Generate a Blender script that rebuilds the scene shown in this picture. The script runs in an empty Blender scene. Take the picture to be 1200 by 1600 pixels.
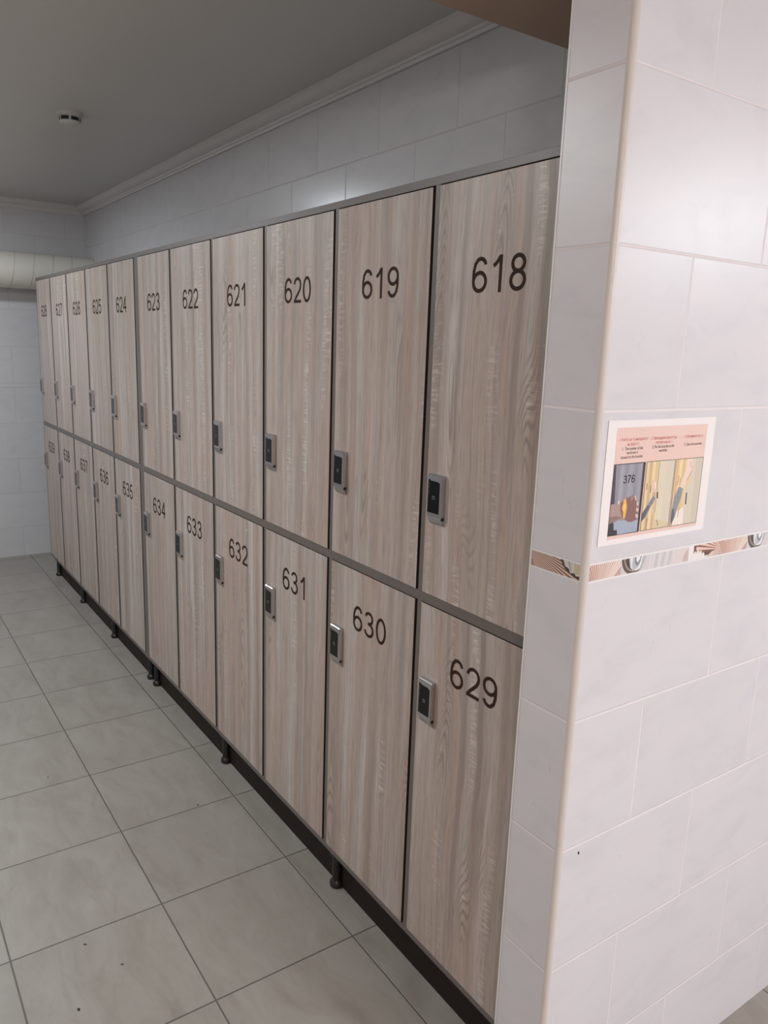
import bpy, bmesh, math, random
from mathutils import Matrix, Vector

S = bpy.context.scene
COL = S.collection
random.seed(4)

# ------------------------------------------------------------------ camera
cam_d = bpy.data.cameras.new('camera')
cam = bpy.data.objects.new('camera', cam_d)
COL.objects.link(cam)
RGT = Vector((0.5660633, 0.8236624, 0.0339501))
DWN = Vector((0.1910615, -0.0910225, -0.9773486))
FWD = Vector((-0.8019151, 0.5597278, -0.2088947))
m = Matrix.Identity(4)
for i in range(3):
    m[i][0] = RGT[i]; m[i][1] = -DWN[i]; m[i][2] = -FWD[i]
m.translation = Vector((5.366, -1.0416, 1.5586))
cam.matrix_world = m
cam_d.sensor_fit = 'VERTICAL'
cam_d.sensor_height = 36.0
cam_d.lens = 1207.99 / 1600 * 36.0
cam_d.clip_start = 0.02
S.camera = cam

# ------------------------------------------------------------------ world, lights, exposure
W = bpy.data.worlds.new('world'); S.world = W
W.use_nodes = True
W.node_tree.nodes['Background'].inputs[0].default_value = (0.5, 0.5, 0.52, 1)
W.node_tree.nodes['Background'].inputs[1].default_value = 0.12
S.view_settings.view_transform = 'Standard'
S.view_settings.look = 'None'
S.view_settings.gamma = 1.0
S.view_settings.use_curve_mapping = False
S.view_settings.exposure = 0.0

def area(name, loc, size, power, col=(1, 0.97, 0.94), rot=(0, 0, 0)):
    l = bpy.data.lights.new(name, 'AREA')
    l.shape = 'RECTANGLE'; l.size, l.size_y = size
    l.energy = power; l.color = col
    o = bpy.data.objects.new(name, l); COL.objects.link(o)
    o.location = loc; o.rotation_euler = rot
    return o

area('ceiling_lamp_far', (0.73, -1.00, 2.42), (0.25, 0.25), 22, (0.92, 1.0, 1.08))
area('ceiling_lamp_middle', (2.90, -1.55, 2.42), (0.5, 0.5), 38, (0.95, 1.0, 1.02))
area('ceiling_lamp_right', (7.10, 0.60, 2.24), (0.55, 0.55), 61, (0.94, 1.0, 1.06))
def bulb(name, loc, power, col):
    l = bpy.data.lights.new(name, 'POINT')
    l.energy = power; l.color = col; l.shadow_soft_size = 0.15
    o = bpy.data.objects.new(name, l); COL.objects.link(o); o.location = loc
bulb('ceiling_globe_side', (5.70, 1.70, 2.05), 26, (0.94, 1.0, 1.06))
bulb('ceiling_globe_right', (7.10, 0.60, 2.05), 26, (0.94, 1.0, 1.06))
bulb('ceiling_globe_entrance', (6.30, -1.60, 2.05), 42, (1.0, 0.98, 0.94))

# ------------------------------------------------------------------ node helpers
class NT:
    def __init__(s, name):
        s.m = bpy.data.materials.new(name); s.m.use_nodes = True
        s.t = s.m.node_tree; s.b = s.t.nodes['Principled BSDF']
    def n(s, typ, **kw):
        x = s.t.nodes.new(typ)
        for k, v in kw.items(): setattr(x, k, v)
        return x
    def put(s, sock, v):
        if isinstance(v, bpy.types.NodeSocket): s.t.links.new(v, sock)
        else: sock.default_value = v
    def math(s, op, a, b=None, c=None):
        x = s.n('ShaderNodeMath', operation=op)
        s.put(x.inputs[0], a)
        if b is not None: s.put(x.inputs[1], b)
        if c is not None: s.put(x.inputs[2], c)
        return x.outputs[0]
    def ramp(s, f, pts):
        x = s.n('ShaderNodeValToRGB')
        el = x.color_ramp.elements
        while len(el) < len(pts): el.new(0.5)
        for e, (p, c) in zip(el, pts):
            e.position = p
            e.color = c if len(c) == 4 else (*c, 1)
        s.t.links.new(f, x.inputs[0])
        return x.outputs[0]
    def noise(s, vec, scale, detail=3, rough=0.55, dist=0.0):
        x = s.n('ShaderNodeTexNoise')
        s.put(x.inputs['Vector'], vec)
        x.inputs['Scale'].default_value = scale
        x.inputs['Detail'].default_value = detail
        x.inputs['Roughness'].default_value = rough
        x.inputs['Distortion'].default_value = dist
        return x.outputs[0]
    def mix(s, f, a, b, mode='MIX'):
        x = s.n('ShaderNodeMix', data_type='RGBA', blend_type=mode)
        s.put(x.inputs[0], f)
        s.put(x.inputs[6], a if isinstance(a, bpy.types.NodeSocket) else (*a, 1))
        s.put(x.inputs[7], b if isinstance(b, bpy.types.NodeSocket) else (*b, 1))
        return x.outputs[2]
    def vmul(s, v, k):
        x = s.n('ShaderNodeVectorMath', operation='MULTIPLY')
        s.put(x.inputs[0], v); x.inputs[1].default_value = k
        return x.outputs[0]
    def vadd(s, v, k):
        x = s.n('ShaderNodeVectorMath', operation='ADD')
        s.put(x.inputs[0], v); s.put(x.inputs[1], k)
        return x.outputs[0]
    def obj(s):
        return s.n('ShaderNodeTexCoord').outputs['Object']
    def bump(s, h, strength=0.3, dist=0.002):
        x = s.n('ShaderNodeBump')
        x.inputs['Strength'].default_value = strength
        x.inputs['Distance'].default_value = dist
        s.t.links.new(h, x.inputs['Height'])
        s.t.links.new(x.outputs[0], s.b.inputs['Normal'])
    def set(s, **kw):
        for k, v in kw.items():
            k = k.replace('_', ' ')
            if isinstance(v, tuple) and len(v) == 3: v = (*v, 1)
            s.put(s.b.inputs[k], v)
        return s.m

def lin(r, g, b):
    f = lambda c: ((c / 255 + 0.055) / 1.055) ** 2.4 if c > 10 else c / 255 / 12.92
    return (f(r), f(g), f(b))

def plain(name, rgb, rough=0.5, metal=0.0, spec=0.5, var=0.06, scale=40):
    t = NT(name)
    n = t.noise(t.obj(), scale, 3)
    c = t.mix(n, tuple(x * (1 - var) for x in rgb), tuple(x * (1 + var) for x in rgb))
    return t.set(Base_Color=c, Roughness=rough, Metallic=metal, Specular_IOR_Level=spec)

# ------------------------------------------------------------------ materials
def tile_material(name, axis, L, uA, uB, h, zlo, zhi, zsplit, base, grout, parity_lo=1.0, gw=0.0019, rough=0.36, lo_even=False):
    """running-bond wall tiles: rows of height h counted from zhi above zsplit and from zlo below it"""
    t = NT(name)
    co = t.obj()
    sep = t.n('ShaderNodeSeparateXYZ'); t.put(sep.inputs[0], co)
    u, z = sep.outputs[axis], sep.outputs[2]
    up = t.math('GREATER_THAN', z, zsplit)
    zref = t.math('MULTIPLY_ADD', up, zhi - zlo, zlo)
    v = t.math('DIVIDE', t.math('SUBTRACT', z, zref), h)
    row = t.math('FLOOR', v)
    par = t.math('ADD', row, t.math('MULTIPLY', t.math('SUBTRACT', 1.0, up), parity_lo))
    odd = t.math('FLOORED_MODULO', par, 2.0)
    u0 = t.math('MULTIPLY_ADD', odd, uB - uA, uA)
    uu = t.math('DIVIDE', t.math('SUBTRACT', u, u0), L)
    colm = t.math('FLOOR', uu)
    fu = t.math('MULTIPLY', t.math('SUBTRACT', uu, colm), L)
    fv = t.math('MULTIPLY', t.math('SUBTRACT', v, row), h)
    du = t.math('MINIMUM', fu, t.math('SUBTRACT', L, fu))
    dv = t.math('MINIMUM', fv, t.math('SUBTRACT', h, fv))
    d = t.math('MINIMUM', du, dv)
    mr = t.n('ShaderNodeMapRange'); t.put(mr.inputs[0], d)
    mr.inputs[1].default_value = gw * 0.7; mr.inputs[2].default_value = gw * 1.5
    tile = mr.outputs[0]
    cx = t.n('ShaderNodeCombineXYZ'); t.put(cx.inputs[0], colm); t.put(cx.inputs[1], row); t.put(cx.inputs[2], odd)
    wn = t.n('ShaderNodeTexWhiteNoise', noise_dimensions='3D'); t.put(wn.inputs[0], cx.outputs[0])
    shifted = t.vadd(co, t.vmul(wn.outputs['Color'], (7, 7, 7)))
    cloud = t.noise(t.vmul(shifted, (1, 1, 2.2)), 7, 5, 0.6, 0.6)
    c = t.ramp(cloud, [(0.3, tuple(x * f for x, f in zip(base, (0.945, 0.94, 0.95)))), (0.5, base), (0.72, tuple(min(1, x * f) for x, f in zip(base, (1.03, 1.02, 1.01))))])
    c = t.mix(t.math('MULTIPLY', wn.outputs['Value'], 0.10), c, tuple(x * 0.80 for x in base))
    # fine hairline scratches printed in the glaze
    sc = t.noise(t.vmul(shifted, (150, 150, 26)), 1.0, 2, 0.5, 1.6)
    ms = t.noise(shifted, 11, 2)
    hair = t.math('MULTIPLY', t.math('GREATER_THAN', sc, 0.735), t.math('GREATER_THAN', ms, 0.56))
    c = t.mix(t.math('MULTIPLY', hair, 0.35), c, tuple(x * 0.35 for x in base))
    c = t.mix(tile, grout, c)
    t.bump(tile, 0.55, 0.0012)
    rg = t.math('MULTIPLY_ADD', tile, rough - 0.8, 0.8)
    return t.set(Base_Color=c, Roughness=rg, Specular_IOR_Level=0.5)

TILE = (0.635, 0.612, 0.632)
GROUT = (0.71, 0.66, 0.66)
M = {}
M['tile_partition'] = tile_material('wall_tile_partition', 1, 0.384, 0.304, 0.107, 0.247, 1.196, 1.2255, 1.21, TILE, GROUT)
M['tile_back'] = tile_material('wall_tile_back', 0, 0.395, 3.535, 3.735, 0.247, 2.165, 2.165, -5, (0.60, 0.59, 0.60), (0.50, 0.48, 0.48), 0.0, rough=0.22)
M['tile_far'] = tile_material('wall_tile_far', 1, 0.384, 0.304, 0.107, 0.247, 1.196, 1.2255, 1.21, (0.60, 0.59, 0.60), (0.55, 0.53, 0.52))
M['tile_room'] = tile_material('wall_tile_room', 0, 0.384, 0.304, 0.107, 0.247, 1.196, 1.2255, 1.21, TILE, GROUT)

def floor_material():
    t = NT('floor_tile')
    co = t.obj()
    sep = t.n('ShaderNodeSeparateXYZ'); t.put(sep.inputs[0], co)
    P = 0.3906
    def axis(s, o):
        q = t.math('DIVIDE', t.math('SUBTRACT', s, o), P)
        f = t.math('FLOOR', q)
        r = t.math('MULTIPLY', t.math('SUBTRACT', q, f), P)
        return f, t.math('MINIMUM', r, t.math('SUBTRACT', P, r))
    fx, dx = axis(sep.outputs[0], 3.081)
    fy, dy = axis(sep.outputs[1], -0.437)
    d = t.math('MINIMUM', dx, dy)
    mr = t.n('ShaderNodeMapRange'); t.put(mr.inputs[0], d)
    mr.inputs[1].default_value = 0.0011; mr.inputs[2].default_value = 0.0026
    tile = mr.outputs[0]
    cx = t.n('ShaderNodeCombineXYZ'); t.put(cx.inputs[0], fx); t.put(cx.inputs[1], fy)
    wn = t.n('ShaderNodeTexWhiteNoise', noise_dimensions='3D'); t.put(wn.inputs[0], cx.outputs[0])
    sh = t.vadd(co, t.vmul(wn.outputs['Color'], (9, 9, 9)))
    n1 = t.noise(t.vmul(sh, (1.0, 2.4, 1)), 4.5, 6, 0.62, 0.8)
    n2 = t.noise(t.vmul(sh, (1.6, 5.0, 1)), 5.0, 5, 0.65, 1.4)
    base = t.ramp(n1, [(0.28, (0.250, 0.226, 0.198)), (0.48, (0.292, 0.268, 0.238)), (0.70, (0.325, 0.302, 0.274))])
    c = t.mix(t.ramp(n2, [(0.55, (0, 0, 0)), (0.78, (0.45, 0.45, 0.45))]), base, (0.225, 0.190, 0.150))
    c = t.mix(t.math('MULTIPLY', wn.outputs['Value'], 0.12), c, (0.21, 0.20, 0.18))
    c = t.mix(tile, (0.10, 0.09, 0.078), c)
    t.bump(tile, 0.6, 0.0015)
    rg = t.math('MULTIPLY_ADD', n1, 0.18, 0.30)
    return t.set(Base_Color=c, Roughness=rg, Specular_IOR_Level=0.45)
M['floor'] = floor_material()

def wood_material():
    t = NT('bleached_oak_laminate')
    oi = t.n('ShaderNodeObjectInfo')
    cx = t.n('ShaderNodeCombineXYZ')
    t.put(cx.inputs[0], t.math('MULTIPLY', oi.outputs['Random'], 37.0))
    t.put(cx.inputs[1], 0.0)
    t.put(cx.inputs[2], t.math('MULTIPLY', oi.outputs['Random'], 91.0))
    co = t.vadd(t.obj(), cx.outputs[0])
    # slow sideways wander of the grain
    wz = t.noise(t.vmul(co, (2.0, 0.0, 1.6)), 1.0, 3, 0.5)
    wf = t.noise(t.vmul(co, (9.0, 0.0, 7.0)), 1.0, 2, 0.5)
    wander = t.math('ADD', t.math('MULTIPLY_ADD', wz, 0.050, -0.025), t.math('MULTIPLY_ADD', wf, 0.005, -0.0025))
    wv = t.n('ShaderNodeCombineXYZ'); t.put(wv.inputs[0], wander)
    cw = t.vadd(co, wv.outputs[0])
    bands = t.noise(t.vmul(cw, (26, 0.0, 0.45)), 1.0, 2, 0.5)
    mid = t.noise(t.vmul(cw, (95, 0.0, 2.2)), 1.0, 4, 0.65)
    fine = t.noise(t.vmul(cw, (420, 0.0, 15.0)), 1.0, 3, 0.65)
    tone = t.noise(t.vmul(co, (7, 0.0, 1.1)), 1.0, 2, 0.5)
    warm = t.noise(t.vmul(cw, (34, 0.0, 1.3)), 1.0, 2, 0.5)
    c = t.ramp(bands, [(0.31, (0.305, 0.246, 0.214)), (0.45, (0.402, 0.340, 0.302)), (0.56, (0.465, 0.411, 0.374)), (0.69, (0.565, 0.517, 0.483))])
    c = t.mix(t.ramp(tone, [(0.46, (0, 0, 0)), (0.64, (0.62, 0.62, 0.62))]), c, (0.435, 0.322, 0.268))
    c = t.mix(t.ramp(warm, [(0.51, (0, 0, 0)), (0.66, (0.6, 0.6, 0.6))]), c, (0.485, 0.335, 0.262))
    c = t.mix(t.ramp(mid, [(0.36, (0.42, 0.42, 0.42)), (0.50, (0, 0, 0))]), c, (0.27, 0.212, 0.184))
    c = t.mix(t.ramp(mid, [(0.56, (0, 0, 0)), (0.74, (0.34, 0.34, 0.34))]), c, (0.58, 0.525, 0.485))
    c = t.mix(t.ramp(fine, [(0.34, (0.50, 0.50, 0.50)), (0.52, (0, 0, 0))]), c, (0.24, 0.19, 0.165))
    # cathedral rings in a few places
    rx = t.noise(t.vmul(cw, (10.0, 0.0, 1.35)), 1.0, 1, 0.4)
    rings = t.math('ABSOLUTE', t.math('SUBTRACT', t.math('FRACT', t.math('MULTIPLY', rx, 42.0)), 0.5))
    rmask = t.ramp(t.noise(t.vmul(co, (11, 0.0, 2.1)), 1.0, 1, 0.5), [(0.575, (0, 0, 0)), (0.68, (0.75, 0.75, 0.75))])
    rl = t.math('MULTIPLY', t.ramp(rings, [(0.05, (1, 1, 1)), (0.30, (0, 0, 0))]), rmask)
    c = t.mix(rl, c, (0.25, 0.20, 0.17))
    # pale saw marks lying across the grain, in narrow lanes
    fl = t.noise(t.vmul(co, (24, 0.0, 130)), 1.0, 3, 0.65, 0.5)
    lane = t.noise(t.vmul(cw, (21, 0.0, 0.8)), 1.0, 1, 0.5)
    fm = t.noise(t.vmul(co, (6, 0.0, 6.0)), 1.0, 2, 0.5)
    flk = t.math('MULTIPLY', t.ramp(fl, [(0.48, (0, 0, 0)), (0.64, (1, 1, 1))]), t.math('MULTIPLY', t.ramp(lane, [(0.56, (0, 0, 0)), (0.66, (1, 1, 1))]), t.ramp(fm, [(0.42, (0, 0, 0)), (0.58, (0.65, 0.65, 0.65))])))
    c = t.mix(flk, c, (0.66, 0.60, 0.55))
    t.bump(fine, 0.08, 0.0006)
    return t.set(Base_Color=c, Roughness=0.42, Specular_IOR_Level=0.4)
M['wood'] = wood_material()
M['frame'] = plain('taupe_laminate', (0.135, 0.115, 0.104), 0.42, var=0.10, scale=30)
M['inside'] = plain('carcass_inside', (0.10, 0.088, 0.08), 0.6)
M['edge'] = plain('brown_edge_band', (0.030, 0.018, 0.013), 0.45, var=0.5, scale=22)
M['plinth'] = plain('dark_brown_plinth', (0.0135, 0.0068, 0.0055), 0.6, spec=0.25)
M['black'] = plain('black_plastic', (0.012, 0.012, 0.013), 0.35)
M['chrome'] = plain('satin_chrome', (0.56, 0.555, 0.565), 0.25, 1.0)
M['glassblack'] = plain('black_glass_panel', (0.004, 0.004, 0.005), 0.15, spec=0.28)
M['icon'] = plain('pale_grey_print', (0.16, 0.16, 0.165), 0.4)
M['number'] = plain('dark_brown_vinyl', (0.036, 0.018, 0.013), 0.75, spec=0.15)
M['ceiling'] = plain('ceiling_paint', (0.60, 0.585, 0.555), 0.38, var=0.03, scale=2.5)
M['soffit'] = plain('shade_brown_beam', (0.52, 0.345, 0.235), 0.5, var=0.05, scale=3)  # brown shade of the unlit underside is put into the base colour
M['cornice'] = plain('white_plaster_cornice', (0.68, 0.66, 0.64), 0.6, var=0.03)
M['profile'] = plain('beige_plastic_profile', (0.62, 0.555, 0.515), 0.35, var=0.02)
M['white_profile'] = plain('white_plastic_profile', (0.75, 0.73, 0.72), 0.35, var=0.02)
M['duct'] = plain('cream_duct_skin', (0.74, 0.71, 0.63), 0.42, var=0.04, scale=6)
M['seam'] = plain('duct_seam', (0.56, 0.53, 0.47), 0.5)
M['white'] = plain('off_white_plastic', (0.56, 0.545, 0.52), 0.5)
M['speck'] = plain('black_grit', (0.015, 0.013, 0.012), 0.7)
_fl = {}
def flat(r, g, b, rough=0.45):
    k = (r, g, b)
    if k not in _fl: _fl[k] = plain('print_%d_%d_%d' % k, lin(r, g, b), rough, var=0.03, scale=300)
    return _fl[k]

# ------------------------------------------------------------------ mesh helpers
def finish(name, bm, mats, parent=None, loc=(0, 0, 0), smooth=None):
    me = bpy.data.meshes.new(name)
    bmesh.ops.recalc_face_normals(bm, faces=bm.faces)
    bm.to_mesh(me); bm.free()
    for mm in (mats if isinstance(mats, (list, tuple)) else [mats]): me.materials.append(mm)
    if smooth:
        for p in me.polygons: p.use_smooth = True
        me.set_sharp_from_angle(angle=math.radians(smooth))
    o = bpy.data.objects.new(name, me); COL.objects.link(o)
    if parent: o.parent = parent
    o.location = loc
    return o

def box(bm, lo, hi, bev=0.0, mat=0):
    r = bmesh.ops.create_cube(bm, size=1)
    vs = r['verts']
    for v in vs:
        v.co = Vector([lo[i] + (v.co[i] + 0.5) * (hi[i] - lo[i]) for i in range(3)])
    fs = {f for v in vs for f in v.link_faces}
    for f in fs: f.material_index = mat
    if bev > 0:
        es = list({e for v in vs for e in v.link_edges})
        bmesh.ops.bevel(bm, geom=es, offset=bev, segments=2, affect='EDGES', profile=0.6)

def cyl(bm, c0, c1, r0, r1=None, seg=24, mat=0):
    r1 = r0 if r1 is None else r1
    c0, c1 = Vector(c0), Vector(c1)
    d = (c1 - c0)
    q = d.to_track_quat('Z', 'Y').to_matrix().to_4x4()
    q.translation = (c0 + c1) / 2
    r = bmesh.ops.create_cone(bm, cap_ends=True, segments=seg, radius1=r0, radius2=r1, depth=d.length, matrix=q)
    for f in {f for v in r['verts'] for f in v.link_faces}: f.material_index = mat

def lathe(bm, prof, seg=32, centre=(0, 0, 0), mat=0):
    rings = []
    for r, z in prof:
        rings.append([bm.verts.new((centre[0] + r * math.cos(2 * math.pi * k / seg), centre[1] + r * math.sin(2 * math.pi * k / seg), centre[2] + z)) for k in range(seg)])
    for a, b in zip(rings, rings[1:]):
        for k in range(seg):
            f = bm.faces.new((a[k], a[(k + 1) % seg], b[(k + 1) % seg], b[k])); f.material_index = mat
    f = bm.faces.new(rings[0][::-1]); f.material_index = mat
    f = bm.faces.new(rings[-1]); f.material_index = mat

def prism(bm, pts, f, d0, d1, mat=0):
    """extrude the outline pts (2-D) between depths d0 and d1; f maps (a, b, depth) to a 3-D point"""
    a = [bm.verts.new(f(x, y, d0)) for x, y in pts]
    b = [bm.verts.new(f(x, y, d1)) for x, y in pts]
    n = len(pts)
    fs = [bm.faces.new(a[::-1]), bm.faces.new(b)]
    for i in range(n): fs.append(bm.faces.new((a[i], a[(i + 1) % n], b[(i + 1) % n], b[i])))
    for q in fs: q.material_index = mat

def ribbon(bm, pts, w, f, d, closed=False, mat=0, back=0.0):
    """a stroke of width w along the 2-D polyline pts, raised from depth back to depth d"""
    n = len(pts)
    L, R = [], []
    for i in range(n):
        p = Vector(pts[i])
        if closed: a, b = Vector(pts[i - 1]), Vector(pts[(i + 1) % n])
        else: a, b = Vector(pts[max(i - 1, 0)]), Vector(pts[min(i + 1, n - 1)])
        t1 = (p - a).normalized() if (p - a).length > 1e-9 else (b - p).normalized()
        t2 = (b - p).normalized() if (b - p).length > 1e-9 else t1
        t = (t1 + t2); t = t.normalized() if t.length > 1e-6 else t1
        nn = Vector((-t.y, t.x))
        k = 1.0 / max(0.5, nn.dot(Vector((-t1.y, t1.x))))
        L.append(p + nn * w / 2 * k); R.append(p - nn * w / 2 * k)
    lo = [(bm.verts.new(f(l.x, l.y, back)), bm.verts.new(f(r.x, r.y, back))) for l, r in zip(L, R)]
    up = [(bm.verts.new(f(l.x, l.y, d)), bm.verts.new(f(r.x, r.y, d))) for l, r in zip(L, R)]
    rng = range(n) if closed else range(n - 1)
    fs = []
    for i in rng:
        j = (i + 1) % n
        fs.append(bm.faces.new((up[i][0], up[j][0], up[j][1], up[i][1])))
        fs.append(bm.faces.new((lo[i][0], up[i][0], up[j][0], lo[j][0])))
        fs.append(bm.faces.new((up[i][1], lo[i][1], lo[j][1], up[j][1])))
    if not closed:
        for i in (0, n - 1):
            fs.append(bm.faces.new((lo[i][0], lo[i][1], up[i][1], up[i][0])))
    for q in fs: q.material_index = mat

def arc(cx, cy, rx, ry, a0, a1, n=18):
    return [(cx + rx * math.cos(math.radians(a0 + (a1 - a0) * i / n)), cy + ry * math.sin(math.radians(a0 + (a1 - a0) * i / n))) for i in range(n + 1)]

# numerals as centre-line strokes, overall height 1, overall width about 0.66
def glyph(ch):
    if ch == '0': return [(arc(.33, .5, .262, .438, 0, 360, 36)[:-1], True)]
    if ch == '1': return [([(.12, .715), (.22, .775), (.31, .855), (.375, .955)], False), ([(.415, 1.0), (.415, 0)], False)]
    if ch == '2': return [(arc(.33, .69, .258, .248, 172, 0, 16) + [(.575, .60), (.50, .47), (.36, .335), (.20, .19), (.105, .062)], False), ([(.05, .062), (.64, .062)], False)]
    if ch == '3': return [(arc(.31, .735, .225, .203, 165, -78, 18) + [(.25, .532)], False), ([(.25, .532)] + arc(.32, .29, .262, .232, 82, -170, 22), False)]
    if ch == '4': return [([(.475, 1.0), (.475, 0)], False), ([(.455, .93), (.075, .30), (.66, .30)], False)]
    if ch == '5': return [([(.59, .938), (.185, .938), (.105, .50)], False), ([(.105, .50)] + arc(.32, .325, .27, .265, 125, -165, 24), False)]
    if ch == '6': return [(arc(.335, .31, .262, .25, 0, 360, 32)[:-1], True), (arc(.345, .745, .222, .195, 8, 100, 10) + [(.23, .91), (.13, .80), (.078, .62), (.07, .46), (.075, .31)], False)]
    if ch == '7': return [([(.05, .938), (.62, .938)], False), ([(.585, .93), (.45, .74), (.34, .50), (.265, .25), (.235, 0)], False)]
    if ch == '8': return [(arc(.33, .735, .225, .203, 0, 360, 28)[:-1], True), (arc(.33, .295, .262, .233, 0, 360, 30)[:-1], True)]
    if ch == '9': return [([(.66 - x, 1 - y) for x, y in p], c) for p, c in glyph('6')]

def number_bm(bm, txt, cx, z0, h, f, d, wf=0.114, adv=0.775, mat=0, back=0.0):
    tot = adv * (len(txt) - 1) + 0.66
    for k, ch in enumerate(txt):
        for j, (pts, closed) in enumerate(glyph(ch)):
            P = [(cx + (x - tot / 2 + k * adv) * h, z0 + y * h) for x, y in pts]
            ribbon(bm, P, wf * h, f, d + j * 0.00006, closed, mat, back - j * 0.00006)

def tag(o, label=None, cat=None, group=None, kind=None):
    if label: o['label'] = label
    if cat: o['category'] = cat
    if group: o['group'] = group
    if kind: o['kind'] = kind
    return o
def struct(o):
    o['kind'] = 'structure'; return o
def empty(name, loc):
    o = bpy.data.objects.new(name, None); COL.objects.link(o); o.location = loc
    o.empty_display_size = 0.1
    return o

# ------------------------------------------------------------------ room shell
XF, YB, ZC = -0.52, 0.44, 2.43          # far wall, wall behind the lockers, ceiling
XP0, XP1, YP = 4.448, 4.569, -0.087     # partition: near-locker face, bright face, front face
def slab(name, lo, hi, mat, bev=0.0):
    bm = bmesh.new(); box(bm, lo, hi, bev)
    return struct(finish(name, bm, mat))
slab('floor', (-0.8, -3.6, -0.1), (7.8, 3.4, 0), M['floor'])
slab('ceiling', (-0.8, -3.6, ZC), (7.8, 3.4, ZC + 0.1), M['ceiling'])
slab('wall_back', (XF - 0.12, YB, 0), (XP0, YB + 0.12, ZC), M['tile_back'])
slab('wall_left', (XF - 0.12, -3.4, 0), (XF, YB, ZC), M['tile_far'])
slab('wall_front', (XF - 0.12, -3.52, 0), (7.7, -3.4, ZC), M['tile_room'])
slab('wall_right', (7.58, -3.4, 0), (7.7, 3.2, ZC), M['tile_partition'])
slab('wall_end', (XP0, 3.2, 0), (7.7, 3.32, ZC), M['tile_room'])
slab('ceiling_beam', (3.96, -3.4, 2.25), (7.58, YB, ZC), M['soffit'])
slab('ceiling_lowered', (XP0, YB, 2.25), (7.58, 3.2, ZC), M['soffit'])

# partition wall with its rounded corner left free for the plastic profile
R = 0.009
bm = bmesh.new()
box(bm, (XP0, YP, 0), (XP1 - R, 3.2, 2.25))
box(bm, (XP1 - R, YP + R, 0), (XP1, 3.2, 2.25))
struct(finish('wall_partition', bm, M['tile_partition']))

# plastic corner profile (quarter round), top to floor
bm = bmesh.new()
pts = [(XP1 - R, YP + R)] + [(XP1 - R + (R + 0.0006) * math.cos(a), YP + R + (R + 0.0006) * math.sin(a)) for a in [math.radians(-90 + 90 * i / 10) for i in range(11)]]
prism(bm, pts, lambda x, y, d: (x, y, d), 0, 2.25)
struct(finish('trim_1', bm, M['profile'], smooth=40))
# thin white edge strip on the locker side of the partition
bm = bmesh.new(); box(bm, (XP0 - 0.0012, YP - 0.0012, 0), (XP0 + 0.0022, YP + 0.02, 2.25), 0.0005)
struct(finish('trim_2', bm, M['white_profile']))

# plaster cornices: profile in (out from wall, down from ceiling)
CP = [(0, 0), (0.062, 0), (0.062, 0.006), (0.056, 0.009), (0.050, 0.018), (0.040, 0.026), (0.028, 0.032), (0.020, 0.034), (0.018, 0.040), (0.012, 0.043), (0.010, 0.052), (0, 0.052)]
bm = bmesh.new()
prism(bm, CP, lambda a, b, d: (d, YB - a, ZC - b), XF, 3.96)
struct(finish('trim_3', bm, M['cornice'], smooth=30))
bm = bmesh.new()
prism(bm, CP, lambda a, b, d: (XF + a, d, ZC - b), -3.4, YB)
struct(finish('trim_4', bm, M['cornice'], smooth=30))

# ------------------------------------------------------------------ printed seashell border strips
def clip(poly, x0, x1, y0, y1):
    def cut(P, ins, inter):
        out = []
        for i in range(len(P)):
            a, b = P[i - 1], P[i]
            if ins(b):
                if not ins(a): out.append(inter(a, b))
                out.append(b)
            elif ins(a): out.append(inter(a, b))
        return out
    def ix(v):
        return lambda a, b: (v, a[1] + (b[1] - a[1]) * (v - a[0]) / (b[0] - a[0]))
    def iy(v):
        return lambda a, b: (a[0] + (b[0] - a[0]) * (v - a[1]) / (b[1] - a[1]), v)
    P = list(poly)
    for ins, it in ((lambda p: p[0] >= x0, ix(x0)), (lambda p: p[0] <= x1, ix(x1)), (lambda p: p[1] >= y0, iy(y0)), (lambda p: p[1] <= y1, iy(y1))):
        if len(P) < 3: return []
        P = cut(P, ins, it)
    return P

BZ0, BZ1 = 1.1975, 1.2240
class Print:
    """flat coloured shapes printed on one strip"""
    def __init__(s, f, u0, u1):
        s.bm = bmesh.new(); s.f = f; s.u = (u0, u1); s.mats = []; s.k = 0
    def poly(s, pts, rgb):
        P = clip(pts, s.u[0], s.u[1], BZ0, BZ1)
        if len(P) < 3: return
        if rgb not in s.mats: s.mats.append(rgb)
        s.k += 1
        d = 0.0010 + s.k * 0.000004
        try: fc = s.bm.faces.new([s.bm.verts.new(s.f(x, y, d)) for x, y in P])
        except ValueError: return
        fc.material_index = s.mats.index(rgb)
    def fan(s, c, r, a0, a1, n, cols, w=0.5):
        for i in range(n):
            t0, t1 = math.radians(a0 + (a1 - a0) * i / n), math.radians(a0 + (a1 - a0) * (i + w) / n)
            t2 = math.radians(a0 + (a1 - a0) * (i + 1) / n)
            q = i / max(1, n - 1)
            for (b0, b1, (ca, cb)) in ((t0, t1, cols[0]), (t1, t2, cols[1])):
                col = tuple(int(ca[j] + (cb[j] - ca[j]) * round(q * 4) / 4) for j in range(3))
                s.poly([c, (c[0] + r * math.cos(b0), c[1] + r * math.sin(b0)), (c[0] + r * math.cos(b1), c[1] + r * math.sin(b1))], col)
    def disc(s, c, rx, ry, rgb, a0=0, a1=360):
        p = arc(c[0], c[1], rx, ry, a0, a1, 24)
        s.poly(p if a1 - a0 < 360 else p[:-1], rgb)
    def done(s, name, parent):
        # flip so that the print faces out
        o = finish(name, s.bm, [flat(*c) for c in s.mats], parent)
        return o

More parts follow.
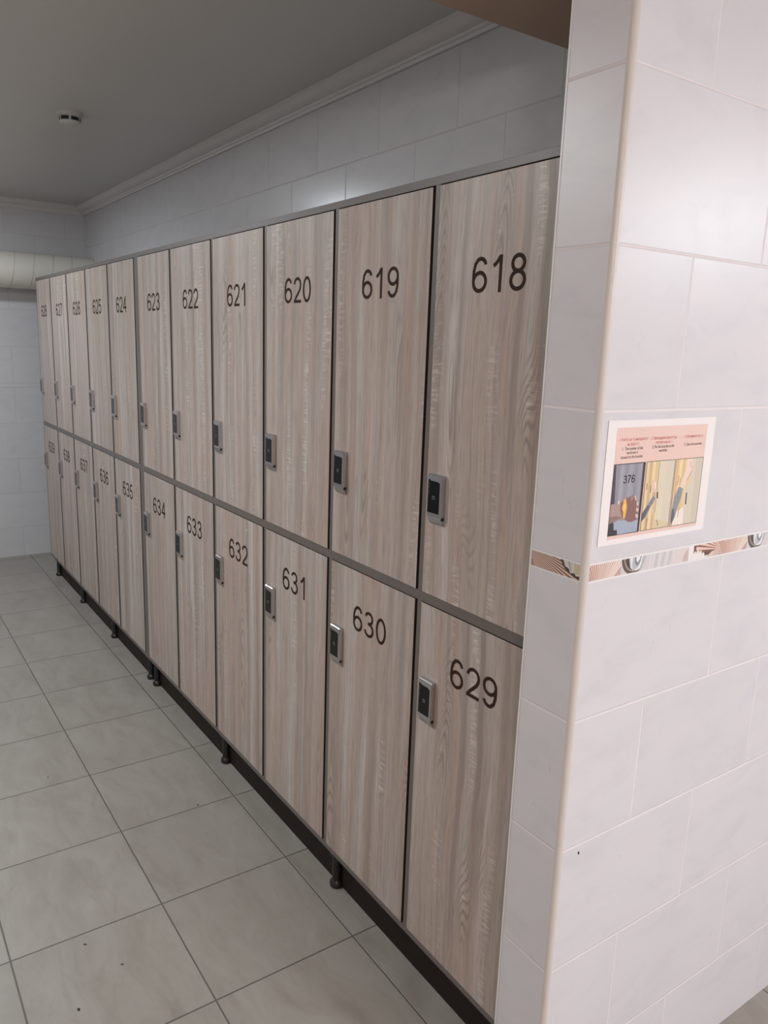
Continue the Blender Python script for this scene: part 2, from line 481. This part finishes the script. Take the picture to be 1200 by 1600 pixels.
def side_motif(p, o):
    z = BZ0
    p.poly([(o - .087, z - 1), (o + .0, z - 1), (o + .004, z + 1), (o - .087, z + 1)], (190, 160, 148))
    p.fan((o - .094, z + .003), .055, -20, 70, 9, (((150, 105, 92), (170, 120, 105)), ((226, 205, 192), (228, 205, 192))))
    p.fan((o - .050, z - .030), .085, 128, 42, 17, (((165, 118, 104), (205, 180, 165)), ((210, 180, 166), (228, 214, 204))), 0.42)
    p.poly([(o + .001, z - .01), (o + .16, z - .01), (o + .16, z + .05), (o + .003, z + .05)], (205, 198, 199))
    p.disc((o + .034, z + .028), .032, .031, (92, 78, 72))
    p.disc((o + .036, z + .030), .0285, .0285, (156, 138, 128))
    p.disc((o + .0375, z + .031), .0265, .0270, (80, 66, 60))
    p.disc((o + .044, z + .029), .0225, .0270, (178, 180, 184))
    p.poly([(o + .020, z + .040), (o + .026, z + .010), (o + .034, z + .003), (o + .030, z + .014), (o + .034, z + .040)], (214, 214, 218))
    p.poly([(o + .034, z + .040), (o + .038, z + .016), (o + .044, z + .010), (o + .052, z + .018), (o + .056, z + .040)], (120, 122, 126))
    p.poly([(o + .037, z + .040), (o + .041, z + .020), (o + .0445, z + .016), (o + .050, z + .022), (o + .053, z + .040)], (230, 230, 234))
    p.poly([(o + .041, z + .040), (o + .0440, z + .024), (o + .0490, z + .040)], (140, 142, 146))
    p.poly([(o + .036, z + .004), (o + .046, z + .003), (o + .056, z + .012), (o + .050, z + .012), (o + .044, z + .007)], (218, 218, 222))
    p.poly([(o + .058, z + .040), (o + .061, z + .040), (o + .052, z + .006), (o + .048, z + .004)], (226, 224, 228))
    for k in range(9):
        a = o + .082 + k * .0095
        p.poly([(a, z - .01), (a + .0035, z - .01), (a + .010, z + .04), (a + .0055, z + .04)], (192, 187, 189) if k % 2 else (216, 210, 211))
    p.poly([(o + .0765, z - .01), (o + .0785, z - .01), (o + .0815, z + .04), (o + .0795, z + .04)], (226, 222, 223))
    p.poly([(o + .13, z - .01), (o + .19, z - .01), (o + .19, z + .04), (o + .16, z + .04)], (216, 203, 200))
    p.disc((o + .200, z + .004), .027, .022, (196, 178, 170))
    p.poly([(o + .190, z - .01), (o + .212, z - .01), (o + .207, z + .04), (o + .187, z + .04)], (228, 222, 219))
    p.poly([(o + .204, z + .012), (o + .235, z + .004), (o + .285, z + .004), (o + .285, z + .04), (o + .204, z + .04)], (104, 76, 66))
    p.fan((o + .300, z + .010), .090, 178, 118, 9, (((150, 100, 84), (172, 122, 106)), ((222, 196, 180), (230, 212, 200))), 0.45)
    for k, (u, hh) in enumerate(((.205, .016), (.2135, .019), (.222, .016), (.2305, .011))):
        p.disc((o + u + .004, z), .0056, hh, (202, 190, 182)); p.disc((o + u + .0034, z), .0048, hh * .95, (230, 223, 217))
    p.poly([(o + .236, z - .004), (o + .262, z + .010), (o + .30, z + .012), (o + .30, z - .01), (o + .236, z - .01)], (214, 190, 178))
    p.poly([(o + .283, z + .04), (o + .262, z - .01), (o + .385, z - .01), (o + .380, z + .04)], (206, 176, 164))
    p.poly([(o + .292, z + .04), (o + .280, z - .01), (o + .300, z - .01), (o + .306, z + .04)], (188, 148, 134))
    p.poly([(o + .325, z + .04), (o + .318, z - .01), (o + .348, z - .01), (o + .350, z + .04)], (220, 200, 192))

e = empty('trim_5', (0, 0, 0)); struct(e)
fs = lambda y, z, d: (XP1 + d, y, z)
bm = bmesh.new(); box(bm, (XP1 - 0.002, YP + R, 1.1945), (XP1 + 0.0009, 3.19, 1.2270), 0.0004)
finish('border_tile', bm, M['white_profile'], e)
p = Print(fs, YP + R + .001, 1.30)
for o in (0.0, 0.375, 0.75): side_motif(p, o)
p.done('shell_print', e)

e = empty('trim_6', (0, 0, 0)); struct(e)
ff = lambda x, z, d: (x, YP - d, z)
bm = bmesh.new(); box(bm, (XP0 + .0022, YP - 0.0009, 1.1945), (XP1 - R, YP + 0.002, 1.2270), 0.0004)
finish('border_tile', bm, M['white_profile'], e)
p = Print(ff, XP0 + .003, XP1 - R - .0005)
z = BZ0; o = XP0
p.poly([(o - 1, z - 1), (o + 1, z - 1), (o + 1, z + 1), (o - 1, z + 1)], (176, 150, 138))
p.fan((o + .022, z - .012), .05, 150, 78, 8, (((142, 100, 88), (150, 108, 95)), ((186, 152, 140), (196, 164, 150))))
p.poly([(o + .018, z + .016), (o + .13, z + .024), (o + .13, z + .04), (o + .02, z + .04)], (164, 146, 134))
p.poly([(o + .062, z + .022), (o + .13, z - .006), (o + .13, z + .04), (o + .075, z + .04)], (66, 50, 44))
p.fan((o - .004, z + .034), .15, 0, -62, 17, (((120, 82, 72), (142, 98, 86)), ((214, 188, 170), (222, 198, 182))), 0.5)
p.poly([(o + .066, z + .030), (o + .078, z + .014), (o + .10, z + .003), (o + .13, z - .002), (o + .13, z + .04), (o + .066, z + .04)], (74, 58, 52))
p.poly([(o + .074, z + .030), (o + .080, z + .017), (o + .088, z + .015), (o + .092, z + .008), (o + .101, z + .010), (o + .104, z + .006), (o + .13, z + .010), (o + .13, z + .04)], (206, 200, 192))
p.poly([(o + .084, z + .030), (o + .092, z + .011), (o + .0945, z + .011), (o + .089, z + .030)], (168, 160, 150))
p.poly([(o + .098, z + .030), (o + .101, z + .010), (o + .112, z + .009), (o + .112, z + .03)], (196, 182, 150))
p.done('shell_print', e)

# ------------------------------------------------------------------ lockers
PITCH = 0.40
ZB0, ZB1 = 0.1135, 0.1300      # bottom panel
ZM0, ZM1 = 0.9940, 1.0165      # middle panel
ZT0, ZT1 = 1.8875, 1.9045      # top panel
DW = 0.3758                    # door width
DOOR_Y = -0.0012
DEPTH = 0.415
f_front = lambda x, z, d: (x, DOOR_Y - d, z)

def door_mesh(name, h):
    bm = bmesh.new()
    box(bm, (0, 0, 0), (DW, 0.018, h), 0.0006)
    for f in bm.faces:
        f.normal_update()
        if abs(f.normal.x) > 0.8 or abs(f.normal.z) > 0.8: f.material_index = 1
    o = finish(name, bm, [M['wood'], M['edge']])
    me = o.data; bpy.data.objects.remove(o)
    return me
HU, HL = ZT0 - ZM1 - 0.0035, ZM0 - ZB1 - 0.0025
me_up, me_lo = door_mesh('door', HU), door_mesh('door', HL)

# lock built once about the centre of its back face (x right, y out towards -y, z up)
def lock_meshes():
    out = {}
    hw = 0.0235
    prof = [(0, .0525), (.0108, .0525), (.0130, .0505), (.0135, .0480), (.0135, -.0310), (.0128, -.0390), (.0104, -.0460), (.0066, -.0525), (.0028, -.0575), (.0014, -.0580), (0, -.0580)]
    bm = bmesh.new()
    prism(bm, prof, lambda y, z, d: (d, -y, z), -hw, hw)
    es = [e for e in bm.edges if abs(abs(e.verts[0].co.x) - hw) < 1e-6 and abs(e.verts[0].co.x - e.verts[1].co.x) < 1e-6 and min(e.verts[0].co.y, e.verts[1].co.y) < -0.0005]
    bmesh.ops.bevel(bm, geom=es, offset=0.0006, segments=2, affect='EDGES')
    out['lock_housing'] = (bm, [M['chrome']])
    bm = bmesh.new()
    pp = [(-.0208, .0410), (-.0155, .0410), (-.0145, .0388), (.0120, .0388), (.0130, .0370), (.0180, .0370), (.0180, -.0315), (-.0208, -.0315)]
    prism(bm, pp, lambda x, z, d: (x, -d, z), 0.0126, 0.0139)
    g = lambda x, z, d: (x, -d, z)
    # card symbol in the middle and the fine marks along the left edge
    ribbon(bm, [(-.0050, .0060), (.0030, .0060), (.0030, -.0010), (-.0050, -.0010)], .0008, g, .01405, True, 1, .0138)
    ribbon(bm, [(-.0048, .0042), (.0028, .0042)], .0010, g, .01405, False, 1, .0138)
    ribbon(bm, [(-.0018, .0026), (.0008, .0004)], .0006, g, .01405, False, 1, .0138)
    ribbon(bm, [(.0008, .0026), (-.0018, .0004)], .0006, g, .01406, False, 1, .0138)
    for k in range(5):
        zz = .0345 - k * .0030
        ribbon(bm, [(-.0180, zz), (-.0168, zz - .0008), (-.0180, zz - .0018)], .0006, g, .01405, False, 1, .0138)
    ribbon(bm, [(-.0176, .0180), (-.0176, .0090)], .0005, g, .01405, False, 1, .0138)
    out['reader_panel'] = (bm, [M['glassblack'], M['icon']])
    bm = bmesh.new()
    cyl(bm, (hw - .001, -.0062, -.0420), (hw + .0006, -.0062, -.0420), .0042, seg=16)
    out['keyhole'] = (bm, [M['black']])
    res = {}
    for k, (bm, ms) in out.items():
        o = finish(k, bm, ms); res[k] = o.data; bpy.data.objects.remove(o)
    return res
LOCK = lock_meshes()
LOCK_X = 0.0440

def new(name, me, parent, loc):
    o = bpy.data.objects.new(name, me); COL.objects.link(o); o.parent = parent; o.location = loc
    return o

def leg(parent, x):
    bm = bmesh.new()
    cyl(bm, (x, 0.0215, 0.012), (x, 0.0215, ZB0), 0.0135)
    lathe(bm, [(0.021, ZB0 - 0.008), (0.021, ZB0)], centre=(x, 0.0215, 0))
    l = finish('leg', bm, M['black'], parent, smooth=40)
    bm = bmesh.new()
    lathe(bm, [(0.0190, 0), (0.0205, 0.003), (0.0205, 0.014), (0.0165, 0.019), (0.0140, 0.022)], centre=(x, 0.0215, 0))
    finish('foot', bm, M['black'], l, smooth=40)

def cabinet(label, x_first, cols, first_upper, first_lower, legs, left, right):
    """cols columns of lockers in two tiers; x_first is the left edge of the leftmost door"""
    root = empty('locker_cabinet', (0, 0, 0))
    tag(root, label, 'lockers', 'locker blocks along the tiled wall')
    def panel(name, lo, hi, mat=M['frame'], bev=0.0006):
        bm = bmesh.new(); box(bm, lo, hi, bev); return finish(name, bm, mat, root)
    panel('top_panel', (left[0], 0, ZT0), (right[1], DEPTH, ZT1))
    panel('middle_panel', (left[1], 0, ZM0), (right[0], DEPTH - .01, ZM1))
    panel('bottom_panel', (left[0], 0, ZB0), (right[1], DEPTH, ZB1))
    panel('side_panel', (left[0], 0, ZB1), (left[1], DEPTH, ZT0))
    panel('side_panel', (right[0], 0, ZB1), (right[1], DEPTH, ZT0))
    panel('back_panel', (left[1], DEPTH - .01, ZB1), (right[0], DEPTH, ZT0), M['inside'], 0)
    px0 = left[0] + .01 if left[0] > 1 else 0.115
    panel('plinth', (px0, 0.0300, 0.0005), (right[1] - .004, 0.0450, ZB0), M['plinth'])
    for c in range(1, cols):
        x = x_first + c * PITCH
        panel('divider', (x - .0164, 0.0, ZB1), (x - .0010, DEPTH - .01, ZM0))
        panel('divider', (x - .0164, 0.0, ZM1), (x - .0010, DEPTH - .01, ZT0))
    for x in legs: leg(root, x)
    for c in range(cols):
        x = x_first + c * PITCH
        for tier in (0, 1):
            num = (first_upper if tier == 0 else first_lower) - c
            zb = ZM1 + 0.0010 if tier == 0 else ZB1 + 0.0010
            d = new('door', me_up if tier == 0 else me_lo, root, (x, DOOR_Y, zb))
            d['label'] = 'bleached oak door numbered %d in the %s row' % (num, 'upper' if tier == 0 else 'lower')
            zc = (1.2405 if tier == 0 else 0.7665) - zb
            for k in ('lock_housing', 'reader_panel', 'keyhole'):
                new(k, LOCK[k], d, (LOCK_X, 0, zc))
            bm = bmesh.new()
            number_bm(bm, str(num), 0.1895, (1.6675 if tier == 0 else 0.8330) - zb, 0.0685, lambda a, b, q: (a, -q, b), 0.0004, back=-0.0002)
            finish('number', bm, M['number'], d)
    return root

X2 = 5 * PITCH + 0.0372
cabinet('far oak locker block with doors 624 to 628 above 635 to 639', 0.0, 5, 628, 639, [0.10, 0.735, 1.385, 1.985], (-0.0195, -0.0010), (1.9838, 2.0085))
cabinet('near oak locker block with doors 618 to 623 above 629 to 634', X2, 6, 623, 634, [2.068, 2.856, 3.665, 4.39], (2.0095, 2.0362), (X2 + 5 * PITCH + DW + .0078, 4.4460))

# ------------------------------------------------------------------ ventilation duct
root = empty('ventilation_duct', (-0.392, 0, 1.970))
tag(root, 'thick round cream ventilation duct across the far wall above lockers', 'duct')
RD = 0.117
bm = bmesh.new(); cyl(bm, (0, -3.38, 0), (0, YB - 0.002, 0), RD, seg=64)
finish('pipe', bm, M['duct'], root, smooth=40)
bm = bmesh.new()
TP, SEG = 0.118, 48
y0, turns = -2.2, 22
prev = None
for i in range(int(turns * SEG)):
    a = 2 * math.pi * i / SEG
    y = y0 + TP * i / SEG
    if y > YB - 0.01: break
    ring = [bm.verts.new((r * math.cos(a), y + dy, r * math.sin(a))) for r, dy in ((RD - .001, -.003), (RD + .0016, -.0012), (RD + .0016, .0012), (RD - .001, .003))]
    if prev:
        for k in range(3): bm.faces.new((prev[k], prev[k + 1], ring[k + 1], ring[k]))
    prev = ring
finish('spiral_seam', bm, M['seam'], root, smooth=60)

# ------------------------------------------------------------------ smoke detector
root = empty('smoke_detector', (1.865, -0.20, ZC))
tag(root, 'small white round smoke detector with dark slots on the ceiling', 'smoke detector')
bm = bmesh.new(); lathe(bm, [(0.052, 0), (0.052, -0.010), (0.050, -0.013), (0.045, -0.013)], 40)
finish('base', bm, M['white'], root, smooth=35)
bm = bmesh.new(); lathe(bm, [(0.044, -0.013), (0.044, -0.016), (0.0405, -0.0165), (0.0405, -0.032), (0.041, -0.033), (0.038, -0.040), (0.028, -0.044), (0.010, -0.046)], 40)
finish('cover', bm, M['white'], root, smooth=35)
bm = bmesh.new()
for k in range(6):
    a0, a1 = math.radians(60 * k - 13.5 + 6), math.radians(60 * k - 13.5 + 54)
    n = 6
    A = [a0 + (a1 - a0) * i / n for i in range(n + 1)]
    lo = [bm.verts.new((0.0409 * math.cos(a), 0.0409 * math.sin(a), -0.0310)) for a in A]
    hi = [bm.verts.new((0.0409 * math.cos(a), 0.0409 * math.sin(a), -0.0175)) for a in A]
    for i in range(n): bm.faces.new((lo[i], lo[i + 1], hi[i + 1], hi[i]))
finish('vent_slots', bm, M['black'], root)

# ------------------------------------------------------------------ instruction poster
PY, PZ = -0.0635, 1.2535
root = empty('poster', (XP1, PY, PZ))
tag(root, 'laminated instruction poster with pink header and three photos on the bright tiled wall', 'poster')
fp = lambda s, t, d: (d, s, t)
def sheet(name, pts, rgb, d0, d1, parent=root):
    bm = bmesh.new(); prism(bm, pts, fp, d0, d1)
    return finish(name, bm, flat(*rgb), parent)
rect = lambda a, b, c, d: [(a, b), (c, b), (c, d), (a, d)]
sheet('paper', rect(0.0, 0.0, 0.2870, 0.2040), (232, 225, 223), 0.0004, 0.0012)
sheet('pink_panel', rect(.0214, .0092, .2635, .1922), (226, 195, 184), 0.0011, 0.0014)

class Art:
    def __init__(s, r): s.bm = bmesh.new(); s.mats = []; s.k = 0; s.r = r
    def poly(s, pts, rgb):
        P = list(pts)
        if rgb not in s.mats: s.mats.append(rgb)
        s.k += 1
        d = 0.00150 + s.k * 0.00001
        fc = s.bm.faces.new([s.bm.verts.new(fp(x, y, d)) for x, y in P]); fc.material_index = s.mats.index(rgb)
    def line(s, pts, w, rgb):
        if rgb not in s.mats: s.mats.append(rgb)
        s.k += 1
        d = 0.00150 + s.k * 0.00001
        ribbon(s.bm, pts, w, fp, d, False, s.mats.index(rgb), 0.0014)
    def frame(s, rgb=(70, 56, 52), w=.0009):
        a, b, c, d = s.r
        for q in ([(a, b), (c, b)], [(c, b), (c, d)], [(c, d), (a, d)], [(a, d), (a, b)]): s.line(q, w, rgb)
    def done(s, name):
        soft = lambda c: tuple(int(round(v + (sum(c) / 3 - v) * 0.22)) for v in c)
        return finish(name, s.bm, [flat(*soft(c)) for c in s.mats], root)

# photo 1: hand with a yellow bracelet before door 376
a = Art((.0220, .0156, .1006, .1334))
a.poly(rect(*a.r), (84, 72, 76))
a.poly([(.0275, .1325), (.0950, .1325), (.0962, .0165), (.0350, .0165)], (150, 146, 158))
for x0, x1, c in ((.031, .036, (138, 134, 148)), (.040, .047, (162, 158, 168)), (.053, .057, (142, 138, 150)), (.062, .070, (158, 154, 166)), (.076, .081, (140, 136, 148)), (.086, .092, (156, 152, 163))):
    a.poly([(x0, .1325), (x1, .1325), (x1 + .001, .030), (x0 + .001, .030)], c)
a.poly([(.0960, .1334), (.1006, .1334), (.1006, .0156), (.0970, .0156)], (66, 54, 56))
a.poly([(.0338, .0372), (.0573, .0396), (.0710, .0344), (.0962, .0366), (.0962, .0165), (.0454, .0160), (.0442, .0239), (.0357, .0248)], (158, 168, 188))
a.poly([(.0220, .0350), (.0338, .0372), (.0357, .0248), (.0442, .0239), (.0454, .0158), (.0220, .0158)], (64, 58, 66))
a.poly([(.0222, .0681), (.0340, .0690), (.0414, .0715), (.0450, .0640), (.0500, .0740), (.0560, .0560), (.0560, .0434), (.0440, .0412), (.0336, .0391), (.0222, .0360)], (176, 140, 132))
a.poly([(.0222, .0480), (.0400, .0480), (.0540, .0437), (.0440, .0412), (.0336, .0391), (.0222, .0360)], (150, 114, 106))
a.poly([(.0400, .0730), (.0430, .0735), (.0445, .0700), (.0425, .0670), (.0400, .0680)], (224, 206, 200))
a.poly([(.0460, .0699), (.0603, .0760), (.0796, .0806), (.0845, .0768), (.0870, .0700), (.0927, .0657), (.0915, .0601), (.0955, .0549), (.0930, .0494), (.0958, .0443), (.0936, .0379), (.0811, .0343), (.0709, .0348), (.0646, .0388), (.0539, .0437), (.0480, .0560)], (142, 98, 90))
for q in ([(.0800, .0800), (.0845, .0768), (.0870, .0700), (.0840, .0705), (.0815, .0760)], [(.0880, .0690), (.0927, .0657), (.0915, .0605), (.0880, .0620)], [(.0885, .0590), (.0955, .0549), (.0930, .0500), (.0880, .0520)], [(.0880, .0480), (.0958, .0443), (.0936, .0385), (.0880, .0420)]):
    a.poly(q, (214, 180, 172))
a.poly([(.0700, .0770), (.0796, .0800), (.0810, .0740), (.0720, .0700)], (166, 120, 110))
a.poly([(.0536, .0737), (.0590, .0752), (.0615, .0684), (.0640, .0606), (.0627, .0513), (.0612, .0420), (.0563, .0425), (.0555, .0520), (.0512, .0600), (.0535, .0682)], (246, 182, 66))
a.poly([(.0550, .0660), (.0590, .0660), (.0605, .0600), (.0585, .0530), (.0555, .0560), (.0540, .0610)], (252, 200, 96))
number_bm(a.bm, '376', .0625, .1012, .0132, fp, 0.0019, 0.13, 0.76, 0, 0.0016)
a.mats.append((44, 40, 46)); nm = len(a.mats) - 1
a.bm.faces.ensure_lookup_table()
for f in a.bm.faces:
    if all(v.co.x > 0.00188 or abs(v.co.x - 0.0016) < 1e-6 for v in f.verts) and f.material_index == 0 and len(f.verts) == 4 and f.calc_area() < 2e-5: f.material_index = nm
a.frame((60, 50, 52))
a.done('photo')

# photo 2: bracelet held to a locker
a = Art((.1045, .0160, .1808, .1336))
a.poly(rect(*a.r), (222, 190, 138))
for x, w, c in ((.1070, .005, (232, 200, 148)), (.1140, .006, (210, 174, 120)), (.1225, .006, (236, 206, 156)), (.1310, .005, (226, 190, 132))):
    a.poly([(x, .1336), (x + w, .1336), (x + w + .001, .0160), (x + .001, .0160)], c)
a.poly([(.1386, .1336), (.1808, .1336), (.1808, .0160), (.1400, .0160)], (214, 201, 178))
a.poly([(.1386, .1336), (.1600, .1336), (.1560, .0160), (.1400, .0160)], (220, 204, 174))
a.poly([(.1395, .0330), (.1808, .0240), (.1808, .0160), (.1400, .0160)], (218, 194, 150))
for q in ([(.1388, .1336), (.1388, .0830)], [(.1394, .0680), (.1394, .0440)], [(.1335, .0420), (.1340, .0160)], [(.1195, .0370), (.1200, .0160)]): a.line(q, .0008, (112, 84, 60))
for q in ([(.1110, .0970), (.1110, .0860)], [(.1215, .0930), (.1215, .0800)], [(.1200, .0370), (.1200, .0290)], [(.1470, .0310), (.1520, .0200)]): a.line(q, .0014, (120, 84, 52))
a.poly([(.1219, .0997), (.1274, .1027), (.1335, .0997), (.1375, .0860), (.1375, .0737), (.1277, .0743), (.1245, .0882)], (226, 188, 168))
a.poly([(.1300, .0990), (.1340, .0960), (.1360, .0860), (.1320, .0880)], (240, 210, 194))
a.poly([(.1277, .0743), (.1375, .0737), (.1350, .0800), (.1290, .0810)], (206, 162, 140))
a.poly([(.1389, .0792), (.1421, .0818), (.1440, .0691), (.1405, .0684)], (78, 66, 58))
a.poly([(.1305, .0752), (.1375, .0696), (.1288, .0587), (.1156, .0386), (.1075, .0336), (.1046, .0300), (.1046, .0455), (.1181, .0597)], (128, 134, 146))
a.poly([(.1181, .0597), (.1230, .0560), (.1130, .0400), (.1046, .0300), (.1046, .0455)], (92, 96, 108))
a.line([(.1240, .0660), (.1300, .0600)], .0012, (104, 108, 120))
a.frame((96, 74, 62))
a.done('photo')

# photo 3: hand pulling the door open
a = Art((.1840, .0156, .2620, .1335))
a.poly(rect(*a.r), (232, 198, 138))
for x, w, c in ((.1870, .005, (220, 180, 116)), (.1960, .006, (240, 210, 156)), (.2050, .006, (226, 188, 124))):
    a.poly([(x, .1335), (x + w, .1335), (x + w + .001, .0156), (x + .001, .0156)], c)
a.poly([(.1900, .0156), (.2227, .0156), (.2200, .0480), (.2000, .0400)], (236, 220, 204))
a.poly([(.2328, .1335), (.2620, .1335), (.2620, .0156), (.2227, .0156), (.2176, .0770), (.2294, .0922), (.2338, .1197)], (214, 200, 176))
a.poly([(.2420, .1335), (.2620, .1335), (.2620, .0156), (.2440, .0156)], (206, 193, 170))
for q in ([(.1960, .1050), (.1960, .0920)], [(.2010, .1010), (.2010, .0870)], [(.2060, .0470), (.2060, .0300)], [(.1935, .0940), (.1935, .0880)]): a.line(q, .0014, (170, 120, 64))
a.poly([(.2140, .1325), (.2300, .1325), (.2319, .1298), (.2330, .1238), (.2327, .1089), (.2211, .0927), (.2121, .0804), (.2030, .0861), (.2098, .1014), (.2140, .1130)], (236, 204, 190))
a.poly([(.2211, .0927), (.2327, .1089), (.2330, .1150), (.2180, .0940)], (210, 168, 150))
for q in ([(.2240, .1300), (.2260, .1180)], [(.2290, .1280), (.2300, .1170)], [(.2300, .1150), (.2330, .1190)]): a.line(q, .0010, (196, 152, 136))
a.poly([(.2000, .0853), (.2121, .0804), (.2088, .0637), (.2012, .0444), (.1973, .0307), (.1887, .0165), (.1859, .0268), (.1866, .0457), (.1902, .0692)], (138, 144, 156))
a.poly([(.1866, .0457), (.1930, .0470), (.1960, .0330), (.1887, .0165), (.1859, .0268)], (98, 102, 114))
a.line([(.1960, .0680), (.2060, .0640)], .0012, (112, 118, 130))
a.poly([(.2195, .0745), (.2262, .0750), (.2270, .0500), (.2205, .0494)], (220, 212, 200))
a.poly([(.2222, .0728), (.2255, .0734), (.2262, .0516), (.2228, .0510)], (52, 46, 44))
a.frame((96, 78, 66))
a.done('photo')

# captions
def text(body, s, t, size, rgb, width):
    c = bpy.data.curves.new('caption', 'FONT')
    c.body = body; c.size = size; c.align_x = 'CENTER'; c.align_y = 'CENTER'
    o = bpy.data.objects.new('caption', c); COL.objects.link(o)
    bpy.context.view_layer.update()
    me = bpy.data.meshes.new_from_object(o.evaluated_get(bpy.context.evaluated_depsgraph_get()))
    bpy.data.objects.remove(o)
    xs = [v.co.x for v in me.vertices] or [0, 1]
    k = min(1.25, width / max(1e-6, max(xs) - min(xs)))
    x0 = (max(xs) + min(xs)) / 2
    for v in me.vertices: v.co = Vector(fp(s + (v.co.x - x0) * k, t + v.co.y, 0.0016))
    me.materials.clear(); me.materials.append(flat(*rgb))
    q = bpy.data.objects.new('caption', me); COL.objects.link(q); q.parent = root
RED, BLK = (196, 92, 90), (58, 46, 46)
text('1. Номер шафи знаходиться', .0642, .1728, .0072, RED, .0706)
text('на браслеті', .0642, .1650, .0072, RED, .0280)
text('1.  The number of the', .0639, .1578, .0072, BLK, .0516)
text('wardrobe is', .0636, .1512, .0072, BLK, .0280)
text('located on the bracelet', .0637, .1442, .0072, BLK, .0552)
text('2. Прикладаємо браслет до', .1434, .1722, .0072, RED, .0686)
text('зчитувача на шафі', .1436, .1652, .0072, RED, .0449)
text('2. Put the bracelet to the', .1436, .1578, .0072, BLK, .0591)
text('wardrobe', .1436, .1512, .0072, BLK, .0221)
text('3. Відчиняємо шафу', .2266, .1722, .0072, RED, .0530)
text('3. Open this wardrobe', .2262, .1584, .0072, BLK, .0513)

# ------------------------------------------------------------------ grit
def crumb(loc, r, sx, ang, label):
    bm = bmesh.new()
    bmesh.ops.create_icosphere(bm, subdivisions=2, radius=r)
    for v in bm.verts:
        v.co = Vector((v.co.x * sx, v.co.y, v.co.z * 0.6)) * (1 + random.uniform(-.15, .15))
    o = finish('grit_speck', bm, M['speck'], loc=loc, smooth=60)
    o.rotation_euler = (0, 0, ang)
    zmin = min(v.co.z for v in o.data.vertices)
    o.location.z -= zmin
    tag(o, label, 'dirt', 'grit specks on the floor tiles')
crumb((3.7148, -0.7198, 0), .0032, 1.1, .3, 'roundest black grit speck on the floor tile nearest the camera')
crumb((3.5138, -0.6558, 0), .0017, 3.0, 1.0, 'thin black grit sliver on the floor, just past the round speck')
crumb((3.6317, -0.5940, 0), .0015, 2.8, 1.2, 'thin black grit sliver lying nearest the long floor joint')
crumb((3.0695, -0.1748, 0), .0022, 1.2, .2, 'black grit speck on the floor joint nearest the locker legs')
crumb((2.6292, -0.5666, 0), .0020, 1.4, .6, 'farthest black grit speck on the floor, left of the long joint')
bm = bmesh.new(); bmesh.ops.create_icosphere(bm, subdivisions=2, radius=.0022)
for v in bm.verts: v.co = Vector((v.co.x * .5, v.co.y * .9, v.co.z * (1.7 if v.co.z > 0 else 1.2)))
o = finish('chipped_spot', bm, M['speck'], loc=(XP1 + .0004, -0.0347, 0.6837), smooth=60)
tag(o, 'small black spot stuck on the lower bright tiled wall', 'dirt')
